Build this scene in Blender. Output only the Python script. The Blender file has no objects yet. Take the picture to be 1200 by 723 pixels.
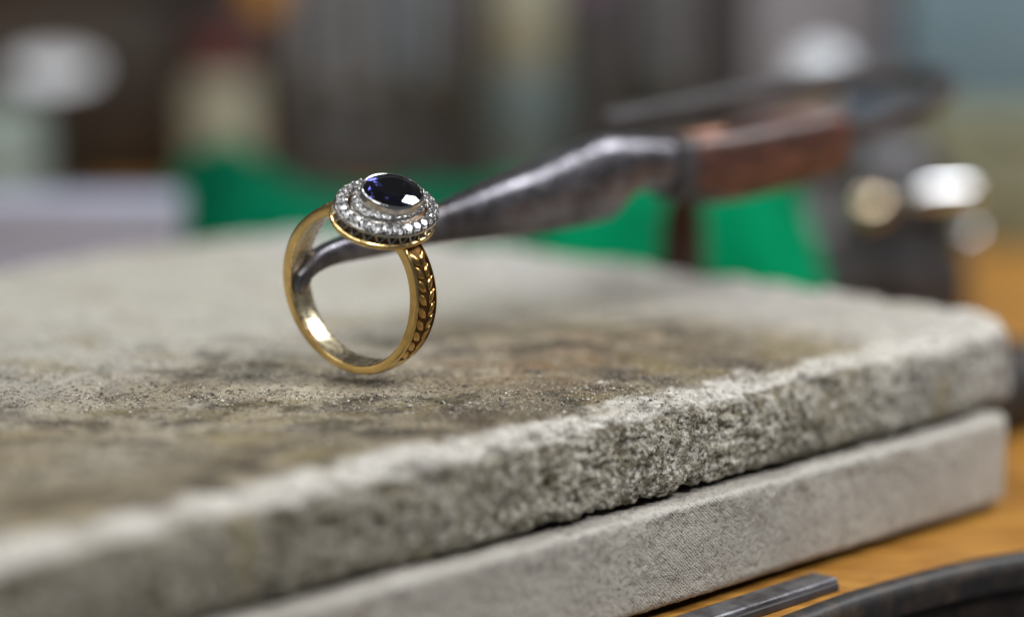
import bpy, bmesh, math, random
import numpy as np
from mathutils import Vector, Matrix

# ---------------------------------------------------------------- scene, camera, light
sc = bpy.context.scene
col = sc.collection
MM = 0.001                       # all builders work in millimetres, the scene is in metres (real size)
R = math.radians

cam_d = bpy.data.cameras.new('camera')
cam = bpy.data.objects.new('camera', cam_d); col.objects.link(cam)
cam.location = (0.0, -0.3160, 0.0627)
cam.rotation_euler = (R(90 - 9.4), 0, 0)
cam_d.sensor_width = 36.0
cam_d.lens = 93.0
cam_d.clip_start = 0.01
cam_d.clip_end = 20.0
cam_d.dof.use_dof = True
cam_d.dof.focus_distance = 0.3195
cam_d.dof.aperture_fstop = 6.3
sc.camera = cam

world = bpy.data.worlds.new('World'); sc.world = world
world.use_nodes = True
wb = world.node_tree.nodes['Background']
wb.inputs['Color'].default_value = (0.93, 0.97, 1.0, 1)
wb.inputs['Strength'].default_value = 0.085

def area_lamp(name, loc, target, size, power, colour=(1, 1, 1), size_y=None):
    d = bpy.data.lights.new(name, 'AREA')
    d.energy = power; d.color = colour
    d.shape = 'RECTANGLE'; d.size = size; d.size_y = size_y or size
    o = bpy.data.objects.new(name, d); col.objects.link(o)
    o.location = loc
    o.rotation_euler = (Vector(target) - Vector(loc)).to_track_quat('-Z', 'Y').to_euler()
    return o
# window to the right, its reflection sits on one crown facet of the sapphire
area_lamp('window_lamp', (0.43, 0.21, 0.43), (0, 0.02, 0), 0.17, 3.0, (0.96, 0.98, 1.0), 0.20)
# added unseen lamp, front right, brightens the sides of the boards
area_lamp('front_fill_lamp', (0.40, -0.36, 0.56), (0, 0.02, 0), 0.15, 3.7, (0.99, 0.99, 1.0), 0.17)
# broad unseen lamp added behind the camera to brighten diamonds and gold
area_lamp('rear_fill_lamp', (-0.12, -0.85, 0.72), (0, 0.02, 0), 0.55, 3.4, (0.98, 0.99, 1.0), 0.40)
# ceiling panel, then unseen strip lamps added for sparkle in the diamonds
area_lamp('ceiling_lamp', (-0.30, -0.10, 0.80), (0, 0.10, 0), 0.30, 0.9, (1.0, 0.985, 0.96), 0.24)
for k, (x, y) in enumerate(((-0.60, 0.10), (-0.12, -0.45), (-0.95, -0.10), (-0.40, -0.75), (0.20, -0.80), (0.58, -0.85), (-0.78, -0.50), (-0.36, -0.30))):
    area_lamp('sparkle_lamp', (x, y, 0.95), (x, y + 0.02, 0), 0.03, 1.0, (0.97, 0.99, 1.0), 0.80)
# light over the back of the bench
area_lamp('bench_lamp', (-0.42, 0.36, 0.80), (0.0, 0.42, 0), 0.16, 1.7, (1.0, 0.98, 0.95), 0.30)

sc.view_settings.view_transform = 'Standard'
sc.view_settings.look = 'None'
sc.view_settings.exposure = -0.08
sc.view_settings.gamma = 1.0
sc.view_settings.use_curve_mapping = False
sc.render.engine = 'CYCLES'
sc.cycles.caustics_reflective = False
sc.cycles.caustics_refractive = False
sc.cycles.sample_clamp_indirect = 8.0
sc.cycles.blur_glossy = 0.2
sc.cycles.use_denoising = True

random.seed(7)
rng = np.random.default_rng(7)

# ---------------------------------------------------------------- helpers
def mesh_obj(name, verts, faces, mat, parent=None, smooth=True, scale=MM, auto=None):
    me = bpy.data.meshes.new(name)
    v = np.asarray(verts, dtype=float) * scale
    me.from_pydata(v.tolist(), [], [tuple(int(i) for i in f) for f in faces])
    if smooth:
        me.polygons.foreach_set('use_smooth', [True] * len(me.polygons))
    me.materials.append(mat)
    me.update()
    o = bpy.data.objects.new(name, me); col.objects.link(o)
    if parent: o.parent = parent
    if auto is not None and smooth:
        me.set_sharp_from_angle(angle=R(auto))
    return o

def empty(name, loc=(0, 0, 0)):
    o = bpy.data.objects.new(name, None); col.objects.link(o)
    o.location = Vector(loc) * MM
    o.empty_display_size = 0.005
    return o

def tag(o, label=None, cat=None, group=None, kind=None):
    if label: o['label'] = label
    if cat: o['category'] = cat
    if group: o['group'] = group
    if kind: o['kind'] = kind
    return o

def bev_box(x0, x1, y0, y1, z0, z1, b, seg=2):
    bm = bmesh.new()
    bmesh.ops.create_cube(bm, size=1.0)
    for v in bm.verts:
        v.co = Vector(((x0 + x1) / 2 + v.co.x * (x1 - x0), (y0 + y1) / 2 + v.co.y * (y1 - y0), (z0 + z1) / 2 + v.co.z * (z1 - z0)))
    if b > 0:
        bmesh.ops.bevel(bm, geom=bm.edges[:], offset=b, segments=seg, profile=0.5, affect='EDGES')
    vs = [tuple(v.co) for v in bm.verts]; bm.verts.index_update()
    fs = [[v.index for v in f.verts] for f in bm.faces]
    bm.free()
    return vs, fs

def lathe(profile, n=24, axis='z'):
    """profile: list of (r, h)."""
    vs, fs = [], []
    for r, h in profile:
        for k in range(n):
            a = 2 * math.pi * k / n
            p = (r * math.cos(a), r * math.sin(a), h)
            if axis == 'x': p = (h, r * math.cos(a), r * math.sin(a))
            vs.append(p)
    m = len(profile)
    for i in range(m - 1):
        for k in range(n):
            k2 = (k + 1) % n
            fs.append((i * n + k, i * n + k2, (i + 1) * n + k2, (i + 1) * n + k))
    fs.append(tuple(range(n - 1, -1, -1)))
    fs.append(tuple((m - 1) * n + k for k in range(n)))
    return vs, fs

def loft(sections, closed=True, caps=True):
    """sections: list of equal-length point loops."""
    n = len(sections[0]); vs, fs = [], []
    for s in sections: vs += [tuple(p) for p in s]
    for i in range(len(sections) - 1):
        for k in range(n if closed else n - 1):
            k2 = (k + 1) % n
            fs.append((i * n + k, i * n + k2, (i + 1) * n + k2, (i + 1) * n + k))
    if caps:
        fs.append(tuple(range(n - 1, -1, -1)))
        fs.append(tuple((len(sections) - 1) * n + k for k in range(n)))
    return vs, fs

def shift(vs, d): return [(v[0] + d[0], v[1] + d[1], v[2] + d[2]) for v in vs]

# vectorised gradient noise -----------------------------------------
_perm = rng.permutation(512)
_grad = rng.normal(size=(512, 3)); _grad /= np.linalg.norm(_grad, axis=1)[:, None]
def pnoise(P):
    i = np.floor(P).astype(np.int64); f = P - i
    w = f * f * f * (f * (f * 6 - 15) + 10)
    out = np.zeros(len(P))
    for dx in (0, 1):
        wx = w[:, 0] if dx else 1 - w[:, 0]
        hx = _perm[(i[:, 0] + dx) & 511]
        for dy in (0, 1):
            wy = w[:, 1] if dy else 1 - w[:, 1]
            hy = _perm[(hx + i[:, 1] + dy) & 511]
            for dz in (0, 1):
                wz = w[:, 2] if dz else 1 - w[:, 2]
                h = _perm[(hy + i[:, 2] + dz) & 511]
                g = _grad[h]
                d = g[:, 0] * (f[:, 0] - dx) + g[:, 1] * (f[:, 1] - dy) + g[:, 2] * (f[:, 2] - dz)
                out += wx * wy * wz * d
    return out * 1.6
def fbm(P, size, octv=3):
    s = np.zeros(len(P)); a = 1.0; q = P / size
    for _ in range(octv):
        s += a * pnoise(q); q = q * 2.03 + 17.3; a *= 0.5
    return s

# ---------------------------------------------------------------- materials
class Mat:
    def __init__(self, name):
        self.m = bpy.data.materials.new(name); self.m.use_nodes = True
        self.t = self.m.node_tree
        self.b = self.t.nodes['Principled BSDF']
        self.tc = None
    def n(self, typ, props=None, **inp):
        nd = self.t.nodes.new('ShaderNode' + typ)
        for k, v in (props or {}).items(): setattr(nd, k, v)
        for k, v in inp.items():
            k = k.replace('_', ' ')
            if k.isdigit(): s = nd.inputs[int(k)]
            else: s = nd.inputs[k]
            self.set(s, v)
        return nd
    def set(self, s, v):
        if isinstance(v, bpy.types.NodeSocket): self.t.links.new(v, s)
        elif isinstance(v, (tuple, list)) and len(v) == 3 and s.type == 'RGBA': s.default_value = (*v, 1)
        else: s.default_value = v
    def coord(self, kind='Object'):
        if not self.tc: self.tc = self.t.nodes.new('ShaderNodeTexCoord')
        return self.tc.outputs[kind]
    def noise(self, scale, detail=3, rough=0.55, vec=None, dist=0.0):
        return self.n('TexNoise', Vector=vec or self.coord(), Scale=scale, Detail=detail, Roughness=rough, Distortion=dist).outputs['Fac']
    def ramp(self, fac, a, b, lo=0.0, hi=1.0):
        nd = self.n('MapRange', {'interpolation_type': 'SMOOTHSTEP'}, Value=fac)
        for k, v in (('From Min', a), ('From Max', b), ('To Min', lo), ('To Max', hi)): nd.inputs[k].default_value = v
        return nd.outputs['Result']
    def mix(self, fac, a, b, mode='MIX'):
        nd = self.t.nodes.new('ShaderNodeMix'); nd.data_type = 'RGBA'; nd.blend_type = mode
        self.set(nd.inputs[0], fac); self.set(nd.inputs[6], a); self.set(nd.inputs[7], b)
        return nd.outputs[2]
    def math(self, op, a, b=0.0):
        nd = self.t.nodes.new('ShaderNodeMath'); nd.operation = op
        self.set(nd.inputs[0], a); self.set(nd.inputs[1], b)
        return nd.outputs[0]
    def bump(self, h, dist, strength=1.0, normal=None):
        nd = self.n('Bump', Height=h, Distance=dist, Strength=strength)
        if normal is not None: self.t.links.new(normal, nd.inputs['Normal'])
        self.t.links.new(nd.outputs['Normal'], self.b.inputs['Normal'])
        return nd.outputs['Normal']
    def p(self, **kw):
        for k, v in kw.items(): self.set(self.b.inputs[k.replace('_', ' ')], v)
        return self

def plain(name, colour, rough=0.6, metal=0.0, var=0.25, scale=120.0, bump=0.0, spec=None):
    m = Mat(name)
    dark = tuple(c * (1 - var) for c in colour); lite = tuple(min(1, c * (1 + var)) for c in colour)
    f = m.ramp(m.noise(scale, 4), 0.3, 0.7)
    m.p(Base_Color=m.mix(f, dark, lite), Metallic=metal)
    if spec is not None: m.p(Specular_IOR_Level=spec)
    m.p(Roughness=m.ramp(m.noise(scale * 3, 3), 0.25, 0.75, max(0.02, rough - 0.08), min(1, rough + 0.08)))
    if bump: m.bump(m.noise(scale * 6, 3), bump)
    return m.m

def gold_mat(name, colour, rough, brush=0.00002):
    m = Mat(name)
    f = m.ramp(m.noise(420, 4), 0.3, 0.72)
    m.p(Base_Color=m.mix(f, tuple(c * 0.82 for c in colour), colour), Metallic=1.0)
    m.p(Roughness=m.ramp(m.noise(900, 4), 0.3, 0.7, rough * 0.7, rough * 1.4))
    mp = m.n('Mapping', Vector=m.coord()); mp.inputs['Scale'].default_value = (1.0, 7.0, 1.0)
    nb = m.bump(m.noise(1400, 4, 0.6), brush, 0.5)
    m.bump(m.noise(900, 5, 0.75, mp.outputs[0], 0.6), brush * 0.8, 0.5, nb)
    return m.m

M = {}
M['gold'] = gold_mat('yellow_gold', (0.93, 0.67, 0.29), 0.19)
M['gold_leaf'] = gold_mat('engraved_gold', (0.80, 0.50, 0.17), 0.20)
M['gold_inner'] = gold_mat('reflection_pale_gold', (0.93, 0.80, 0.53), 0.25)  # gold made paler to carry the pale reflections inside the band
M['patina'] = gold_mat('oxidised_gold', (0.13, 0.065, 0.02), 0.45)
M['silver'] = gold_mat('white_gold', (0.80, 0.78, 0.75), 0.13)
M['recess'] = gold_mat('oxidised_white_gold', (0.10, 0.085, 0.075), 0.40)
M['floor'] = gold_mat('brownish_setting', (0.50, 0.43, 0.38), 0.30)  # darker metal on the floors under the diamonds
M['gap'] = gold_mat('dark_brown_setting', (0.22, 0.12, 0.06), 0.40)  # dark brown metal for the groove between the halos

m = Mat('diamond'); m.p(Base_Color=(1, 1, 1), Roughness=0.0, IOR=2.417, Transmission_Weight=0.94); M['diamond'] = m.m
m = Mat('sapphire'); m.p(Base_Color=(0.017, 0.018, 0.075), Roughness=0.0, IOR=1.77, Transmission_Weight=1.0); M['sapphire'] = m.m

# blackened steel of the tweezers
m = Mat('blackened_steel')
f = m.ramp(m.noise(160, 5, 0.6), 0.35, 0.7)
c = m.mix(f, (0.105, 0.10, 0.112), (0.23, 0.22, 0.245))
c = m.mix(m.ramp(m.noise(90, 4, 0.6, dist=0.6), 0.60, 0.76), c, (0.19, 0.125, 0.085))
m.p(Base_Color=c, Metallic=0.85, Roughness=m.ramp(m.noise(500, 4), 0.3, 0.7, 0.24, 0.46))
m.bump(m.noise(900, 4, 0.6), 0.00012, 0.7); M['tweezer'] = m.m

# rough fired soldering board ------------------------------------------------
def stone_mat(name, upper):
    m = Mat(name)
    co = m.coord()
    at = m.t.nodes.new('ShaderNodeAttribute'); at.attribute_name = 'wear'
    side = m.t.nodes.new('ShaderNodeAttribute'); side.attribute_name = 'side'
    wear, sd = at.outputs['Fac'], side.outputs['Fac']
    if upper:
        n1 = m.noise(42, 5, 0.6); n2 = m.noise(170, 5, 0.65); n3 = m.noise(900, 4, 0.7); n4 = m.noise(2600, 3, 0.7)
        c = m.mix(m.ramp(n1, 0.32, 0.68), (0.335, 0.275, 0.180), (0.52, 0.465, 0.36))
        c = m.mix(m.ramp(n2, 0.48, 0.66, 0, 0.85), c, (0.150, 0.112, 0.072))
        c = m.mix(m.ramp(m.noise(75, 5, 0.6, dist=0.4), 0.56, 0.72, 0, 0.75), c, (0.53, 0.51, 0.47))
        # rusty scorch marks near the middle
        sx = m.n('VectorMath', {'operation': 'DISTANCE'}); m.set(sx.inputs[0], co); sx.inputs[1].default_value = (0.022, 0.004, 0)
        rust = m.math('MULTIPLY', m.ramp(sx.outputs['Value'], 0.008, 0.034, 1, 0), m.ramp(m.noise(140, 5, 0.65), 0.36, 0.62))
        c = m.mix(m.math('MULTIPLY', rust, 0.75), c, (0.25, 0.135, 0.05))
        # the clean pale far side
        sep = m.n('SeparateXYZ', Vector=co)
        far = m.ramp(m.math('ADD', sep.outputs['Y'], m.math('MULTIPLY', n1, 0.03)), 0.030, 0.075)
        c = m.mix(m.math('MULTIPLY', far, 0.68), c, (0.56, 0.55, 0.50))
        cr = m.ramp(m.math('ADD', sep.outputs['X'], m.math('MULTIPLY', n2, 0.02)), 0.050, 0.085)
        c = m.mix(m.math('MULTIPLY', cr, 0.65), c, (0.57, 0.555, 0.53))
        # darker and browner along the near part of the top
        nearm = m.ramp(m.math('ADD', sep.outputs['Y'], m.math('MULTIPLY', n1, 0.016)), 0.000, 0.020, 1, 0)
        c = m.mix(m.ramp(sep.outputs['X'], -0.065, 0.0, 0.42, 0.0), c, (0.13, 0.11, 0.075))  # darker towards the left end
        nearm = m.math('MULTIPLY', nearm, m.ramp(sep.outputs['X'], 0.035, 0.065, 1, 0))
        c = m.mix(m.math('MULTIPLY', nearm, 0.90), c, m.mix(m.ramp(m.noise(110, 5, 0.65, dist=0.5), 0.36, 0.62), (0.070, 0.052, 0.032), (0.27, 0.228, 0.155)))
        # black soot blotches round the working spot
        sy = m.n('VectorMath', {'operation': 'DISTANCE'}); m.set(sy.inputs[0], co); sy.inputs[1].default_value = (-0.014, 0.006, 0)
        soot = m.math('MULTIPLY', m.ramp(sy.outputs['Value'], 0.015, 0.085, 1, 0), m.ramp(m.noise(88, 6, 0.68, dist=0.6), 0.46, 0.64))
        c = m.mix(m.math('MULTIPLY', soot, 0.95), c, (0.055, 0.046, 0.034))
        sy2 = m.n('VectorMath', {'operation': 'DISTANCE'}); m.set(sy2.inputs[0], co); sy2.inputs[1].default_value = (0.036, 0.016, 0)
        soot2 = m.math('MULTIPLY', m.ramp(sy2.outputs['Value'], 0.006, 0.032, 1, 0), m.ramp(m.noise(120, 6, 0.68, dist=0.6), 0.42, 0.60))
        c = m.mix(m.math('MULTIPLY', soot2, 0.9), c, (0.065, 0.052, 0.036))
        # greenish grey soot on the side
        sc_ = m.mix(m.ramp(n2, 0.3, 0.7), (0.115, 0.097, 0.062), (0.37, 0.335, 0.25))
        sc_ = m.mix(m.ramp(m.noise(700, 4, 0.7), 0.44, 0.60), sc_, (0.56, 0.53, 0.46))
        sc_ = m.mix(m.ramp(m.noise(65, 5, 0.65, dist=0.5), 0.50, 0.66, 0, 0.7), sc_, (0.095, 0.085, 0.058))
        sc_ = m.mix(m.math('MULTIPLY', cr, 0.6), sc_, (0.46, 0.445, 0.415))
        sc_ = m.mix(m.ramp(sep.outputs['X'], -0.06, 0.02, 0.5, 0.0), sc_, (0.12, 0.105, 0.07))  # side darker towards the left end
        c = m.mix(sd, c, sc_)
        # fine dark and pale specks
        c = m.mix(m.ramp(n3, 0.53, 0.64, 0, 0.85), c, (0.070, 0.055, 0.042))
        oc = m.ramp(m.noise(60, 5, 0.6, dist=0.7), 0.52, 0.66, 0, 0.45)
        c = m.mix(oc, c, (0.25, 0.20, 0.085))
        c = m.mix(m.ramp(m.noise(1500, 3, 0.7, dist=0.3), 0.60, 0.72, 0, 0.75), c, (0.60, 0.57, 0.50))
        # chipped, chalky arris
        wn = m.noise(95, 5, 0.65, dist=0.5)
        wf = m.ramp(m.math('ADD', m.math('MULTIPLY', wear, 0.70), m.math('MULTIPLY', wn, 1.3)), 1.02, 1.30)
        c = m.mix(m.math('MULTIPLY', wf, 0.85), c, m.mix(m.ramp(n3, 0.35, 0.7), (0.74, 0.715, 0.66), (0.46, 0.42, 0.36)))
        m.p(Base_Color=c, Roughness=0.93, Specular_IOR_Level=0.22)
        nb = m.bump(n3, 0.0006, 1.0)
        nb = m.bump(n4, 0.00035, 1.0, nb)
        v = m.n('TexVoronoi', Vector=co, Scale=1700.0, Randomness=1.0).outputs['Distance']
        m.bump(v, 0.00022, 1.0, nb)
    else:
        n1 = m.noise(60, 5, 0.6); n3 = m.noise(1100, 4, 0.7)
        c = m.mix(m.ramp(n1, 0.35, 0.68), (0.41, 0.375, 0.325), (0.50, 0.468, 0.41))
        c = m.mix(m.ramp(m.noise(200, 4, 0.6), 0.58, 0.75, 0, 0.5), c, (0.25, 0.228, 0.20))
        c = m.mix(m.ramp(n3, 0.53, 0.66, 0, 0.75), c, (0.19, 0.172, 0.15))
        c = m.mix(m.ramp(m.noise(85, 5, 0.65, dist=0.8), 0.57, 0.70, 0, 0.55), c, (0.21, 0.175, 0.135))
        c = m.mix(m.math('MULTIPLY', wear, 0.6), c, (0.60, 0.58, 0.53))
        m.p(Base_Color=c, Roughness=0.9, Specular_IOR_Level=0.25)
        mp = m.n('Mapping', Vector=co); mp.inputs['Rotation'].default_value = (R(0), R(48), R(0))
        w1 = m.n('TexWave', {'wave_type': 'BANDS', 'bands_direction': 'X'}, Vector=mp.outputs[0], Scale=900.0, Distortion=3.5, Detail=2.0)
        w1.inputs['Detail Scale'].default_value = 2.0
        nb = m.bump(w1.outputs['Fac'], 0.0001, 0.8)
        nb = m.bump(n3, 0.0006, 1.0, nb)
        m.bump(m.noise(2800, 3, 0.7), 0.0003, 0.9, nb)
    return m.m
M['stone'] = stone_mat('scorched_soldering_board', True)
M['stone2'] = stone_mat('grey_soldering_board', False)

# bench wood
m = Mat('varnished_bench_wood')
mp = m.n('Mapping', Vector=m.coord()); mp.inputs['Scale'].default_value = (1.0, 9.0, 3.0); mp.inputs['Rotation'].default_value = (0, 0, R(-42))
g = m.noise(45, 6, 0.65, mp.outputs[0], 0.4); g2 = m.noise(200, 4, 0.6, mp.outputs[0])
c = m.mix(m.ramp(g, 0.32, 0.68), (0.24, 0.098, 0.016), (0.45, 0.225, 0.045))
c = m.mix(m.ramp(g2, 0.52, 0.72, 0, 0.5), c, (0.23, 0.10, 0.028))
c = m.mix(m.ramp(m.noise(120, 6, 0.7, dist=0.8), 0.60, 0.72, 0, 0.6), c, (0.10, 0.045, 0.014))
c = m.mix(m.ramp(m.noise(900, 4, 0.7), 0.64, 0.72, 0, 0.6), c, (0.06, 0.035, 0.02))
m.p(Base_Color=c, Roughness=m.ramp(g2, 0.3, 0.7, 0.34, 0.56), Specular_IOR_Level=0.25); m.bump(g2, 0.0002, 0.4); M['wood'] = m.m
m = Mat('black_bench_edge')
g = m.noise(260, 4, 0.6)
m.p(Base_Color=m.mix(m.ramp(g, 0.4, 0.7), (0.008, 0.007, 0.007), (0.040, 0.024, 0.014)), Roughness=0.55); m.bump(g, 0.0003, 0.6); M['edge'] = m.m
# brown fibre grip
m = Mat('brown_fibre_grip')
mp = m.n('Mapping', Vector=m.coord()); mp.inputs['Scale'].default_value = (1, 1, 5)
g = m.noise(110, 5, 0.6, mp.outputs[0], 0.5)
c = m.mix(m.ramp(g, 0.35, 0.66), (0.030, 0.014, 0.011), (0.135, 0.050, 0.034))
m.p(Base_Color=c, Roughness=0.38); m.bump(m.noise(300, 4), 0.0003, 0.6); M['grip'] = m.m
M['copper'] = plain('worn_copper', (0.34, 0.18, 0.12), 0.45, 0.8)
M['green'] = plain('green_felt', (0.0004, 0.195, 0.080), 0.95, 0, 0.35, 45, 0.0004, 0.05)
M['green_shaded'] = plain('shaded_green_felt', (0.0005, 0.108, 0.052), 0.95, 0, 0.35, 45, 0.0004, 0.05)  # the green felt again, with shade put into its colour
M['lavender_grey'] = plain('lavender_grey_card', (0.20, 0.19, 0.205), 0.7, 0, 0.08, 40)
M['lavender'] = plain('pale_lavender_card', (0.32, 0.335, 0.42), 0.7, 0, 0.06, 50)
M['brown'] = plain('dark_brown_wood', (0.026, 0.015, 0.007), 0.6, 0, 0.45, 22)
M['board'] = plain('dark_grey_board', (0.045, 0.042, 0.038), 0.7, 0, 0.3, 30)
M['steel'] = plain('polished_steel', (0.80, 0.82, 0.84), 0.09, 1.0, 0.03)
M['dull'] = plain('dull_grey_steel', (0.17, 0.165, 0.175), 0.42, 0.8, 0.25, 70)
M['greysteel'] = plain('grey_steel', (0.50, 0.51, 0.53), 0.12, 1.0, 0.05)
m = Mat('scratched_bar_steel'); mp = m.n('Mapping', Vector=m.coord()); mp.inputs['Scale'].default_value = (0.12, 1.0, 1.0)
g = m.noise(2600, 5, 0.7, mp.outputs[0], 0.3)
m.p(Base_Color=m.mix(m.ramp(m.noise(260, 5, 0.65), 0.35, 0.65), (0.07, 0.065, 0.066), (0.21, 0.205, 0.22)), Metallic=0.8, Roughness=m.ramp(g, 0.3, 0.7, 0.28, 0.6)); m.bump(g, 0.0001, 0.5); M['bar'] = m.m
M['darksteel'] = plain('dark_cast_iron', (0.055, 0.050, 0.052), 0.5, 0.5, 0.3, 90)
M['rust'] = plain('rusty_iron', (0.055, 0.036, 0.034), 0.7, 0.2, 0.3, 90)
M['brass'] = plain('polished_brass', (0.95, 0.78, 0.55), 0.07, 1.0, 0.04)
M['white'] = plain('white_glaze', (0.64, 0.67, 0.71), 0.2, 0, 0.03)
M['cream'] = plain('cream_label', (0.25, 0.245, 0.175), 0.6, 0, 0.1, 40)
M['red'] = plain('dark_red_plastic', (0.10, 0.028, 0.030), 0.45, 0, 0.15)
M['teal'] = plain('teal_grey_enamel', (0.125, 0.19, 0.22), 0.5, 0, 0.12, 20)
M['olive'] = plain('olive_tin', (0.18, 0.185, 0.115), 0.5, 0, 0.25, 35)
M['orange'] = plain('amber_plastic', (0.42, 0.19, 0.04), 0.5, 0, 0.15)
M['tealbody'] = plain('grey_teal_plastic', (0.07, 0.095, 0.092), 0.5, 0, 0.15)
M['grey'] = plain('mid_grey_plastic', (0.20, 0.19, 0.19), 0.5, 0, 0.2, 60)
M['bluegrey'] = plain('blue_grey_plastic', (0.17, 0.195, 0.21), 0.5, 0, 0.2, 60)
M['purple'] = plain('dusky_purple_plastic', (0.16, 0.10, 0.16), 0.5, 0, 0.15)
M['paleglass'] = plain('pale_green_glass', (0.22, 0.27, 0.25), 0.15, 0, 0.1)
M['blue'] = plain('slate_blue_plastic', (0.07, 0.10, 0.14), 0.5, 0, 0.15)
M['black'] = plain('black_leather', (0.018, 0.016, 0.016), 0.55, 0, 0.3, 160, 0.0004)

# ---------------------------------------------------------------- setting: bench
# curved cut-out of a jeweller's bench: front edge curve on the bench top (mm)
BZ = -26.0
curve = [(-420, -330), (-250, -235), (-120, -140), (-40, -76), (0, -44), (18, -26.5), (28, -15.5), (35, -7.8), (42.2, 1.0), (49.6, 8.1),
         (58.5, 16.0), (67.3, 21.6), (80, 28.5), (100, 36.5), (130, 44), (180, 50), (260, 48), (420, 20)]
def smooth_poly(pts, it=2):
    for _ in range(it):
        q = [pts[0]]
        for a, b in zip(pts[:-1], pts[1:]):
            q += [(a[0] * .75 + b[0] * .25, a[1] * .75 + b[1] * .25), (a[0] * .25 + b[0] * .75, a[1] * .25 + b[1] * .75)]
        pts = q + [pts[-1]]
    return pts
cv = smooth_poly(curve)
vs, fs = [], []
prof = [(0.0, -30.0), (-0.3, -1.0), (0.0, -0.3), (0.6, 0.0)]         # (inset, z) edge roll
nrm = []
for i in range(len(cv)):
    a = Vector(cv[max(0, i - 1)]); b = Vector(cv[min(len(cv) - 1, i + 1)])
    d = (b - a).normalized(); nrm.append(Vector((-d.y, d.x)))
bench = empty('workbench', (0, 0, BZ))
tag(bench, 'varnished orange wood bench top with a curved black front edge under the boards', 'workbench')
# top: from the curve back to y = 1300
top_v, top_f = [], []
for i, p in enumerate(cv):
    q = Vector(p) + nrm[i] * 2.2
    top_v += [(q.x, q.y, 0.0), (q.x * 1.05, 200.0, 0.0), (q.x * 2.2, 1300.0, 0.0)]
for i in range(len(cv) - 1):
    for k in range(2):
        top_f.append((3 * i + k, 3 * i + 3 + k, 3 * i + 4 + k, 3 * i + 1 + k))
mesh_obj('wooden_top', top_v, top_f, M['wood'], bench)
sec = []
for i, p in enumerate(cv):
    P, N = Vector(p), nrm[i]
    row = []
    for ins, z in ((2.2, -0.05), (0.9, -0.15), (0.15, -0.7), (-0.1, -2.0), (-0.1, -4.2), (1.2, -4.8), (1.6, -6.0), (1.6, -34.0)):
        q = P + N * ins; row.append((q.x, q.y, z))
    sec.append(row)
v_, f_ = loft(sec, closed=False, caps=False)
mesh_obj('edge_band', v_, f_, M['edge'], bench, auto=50)

# ---------------------------------------------------------------- soldering boards
def axis(parts):
    out = []
    for a, b, st in parts:
        n = max(1, int(round((b - a) / st))); out += list(np.linspace(a, b, n, endpoint=False))
    return np.array(out + [parts[-1][1]])

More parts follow.
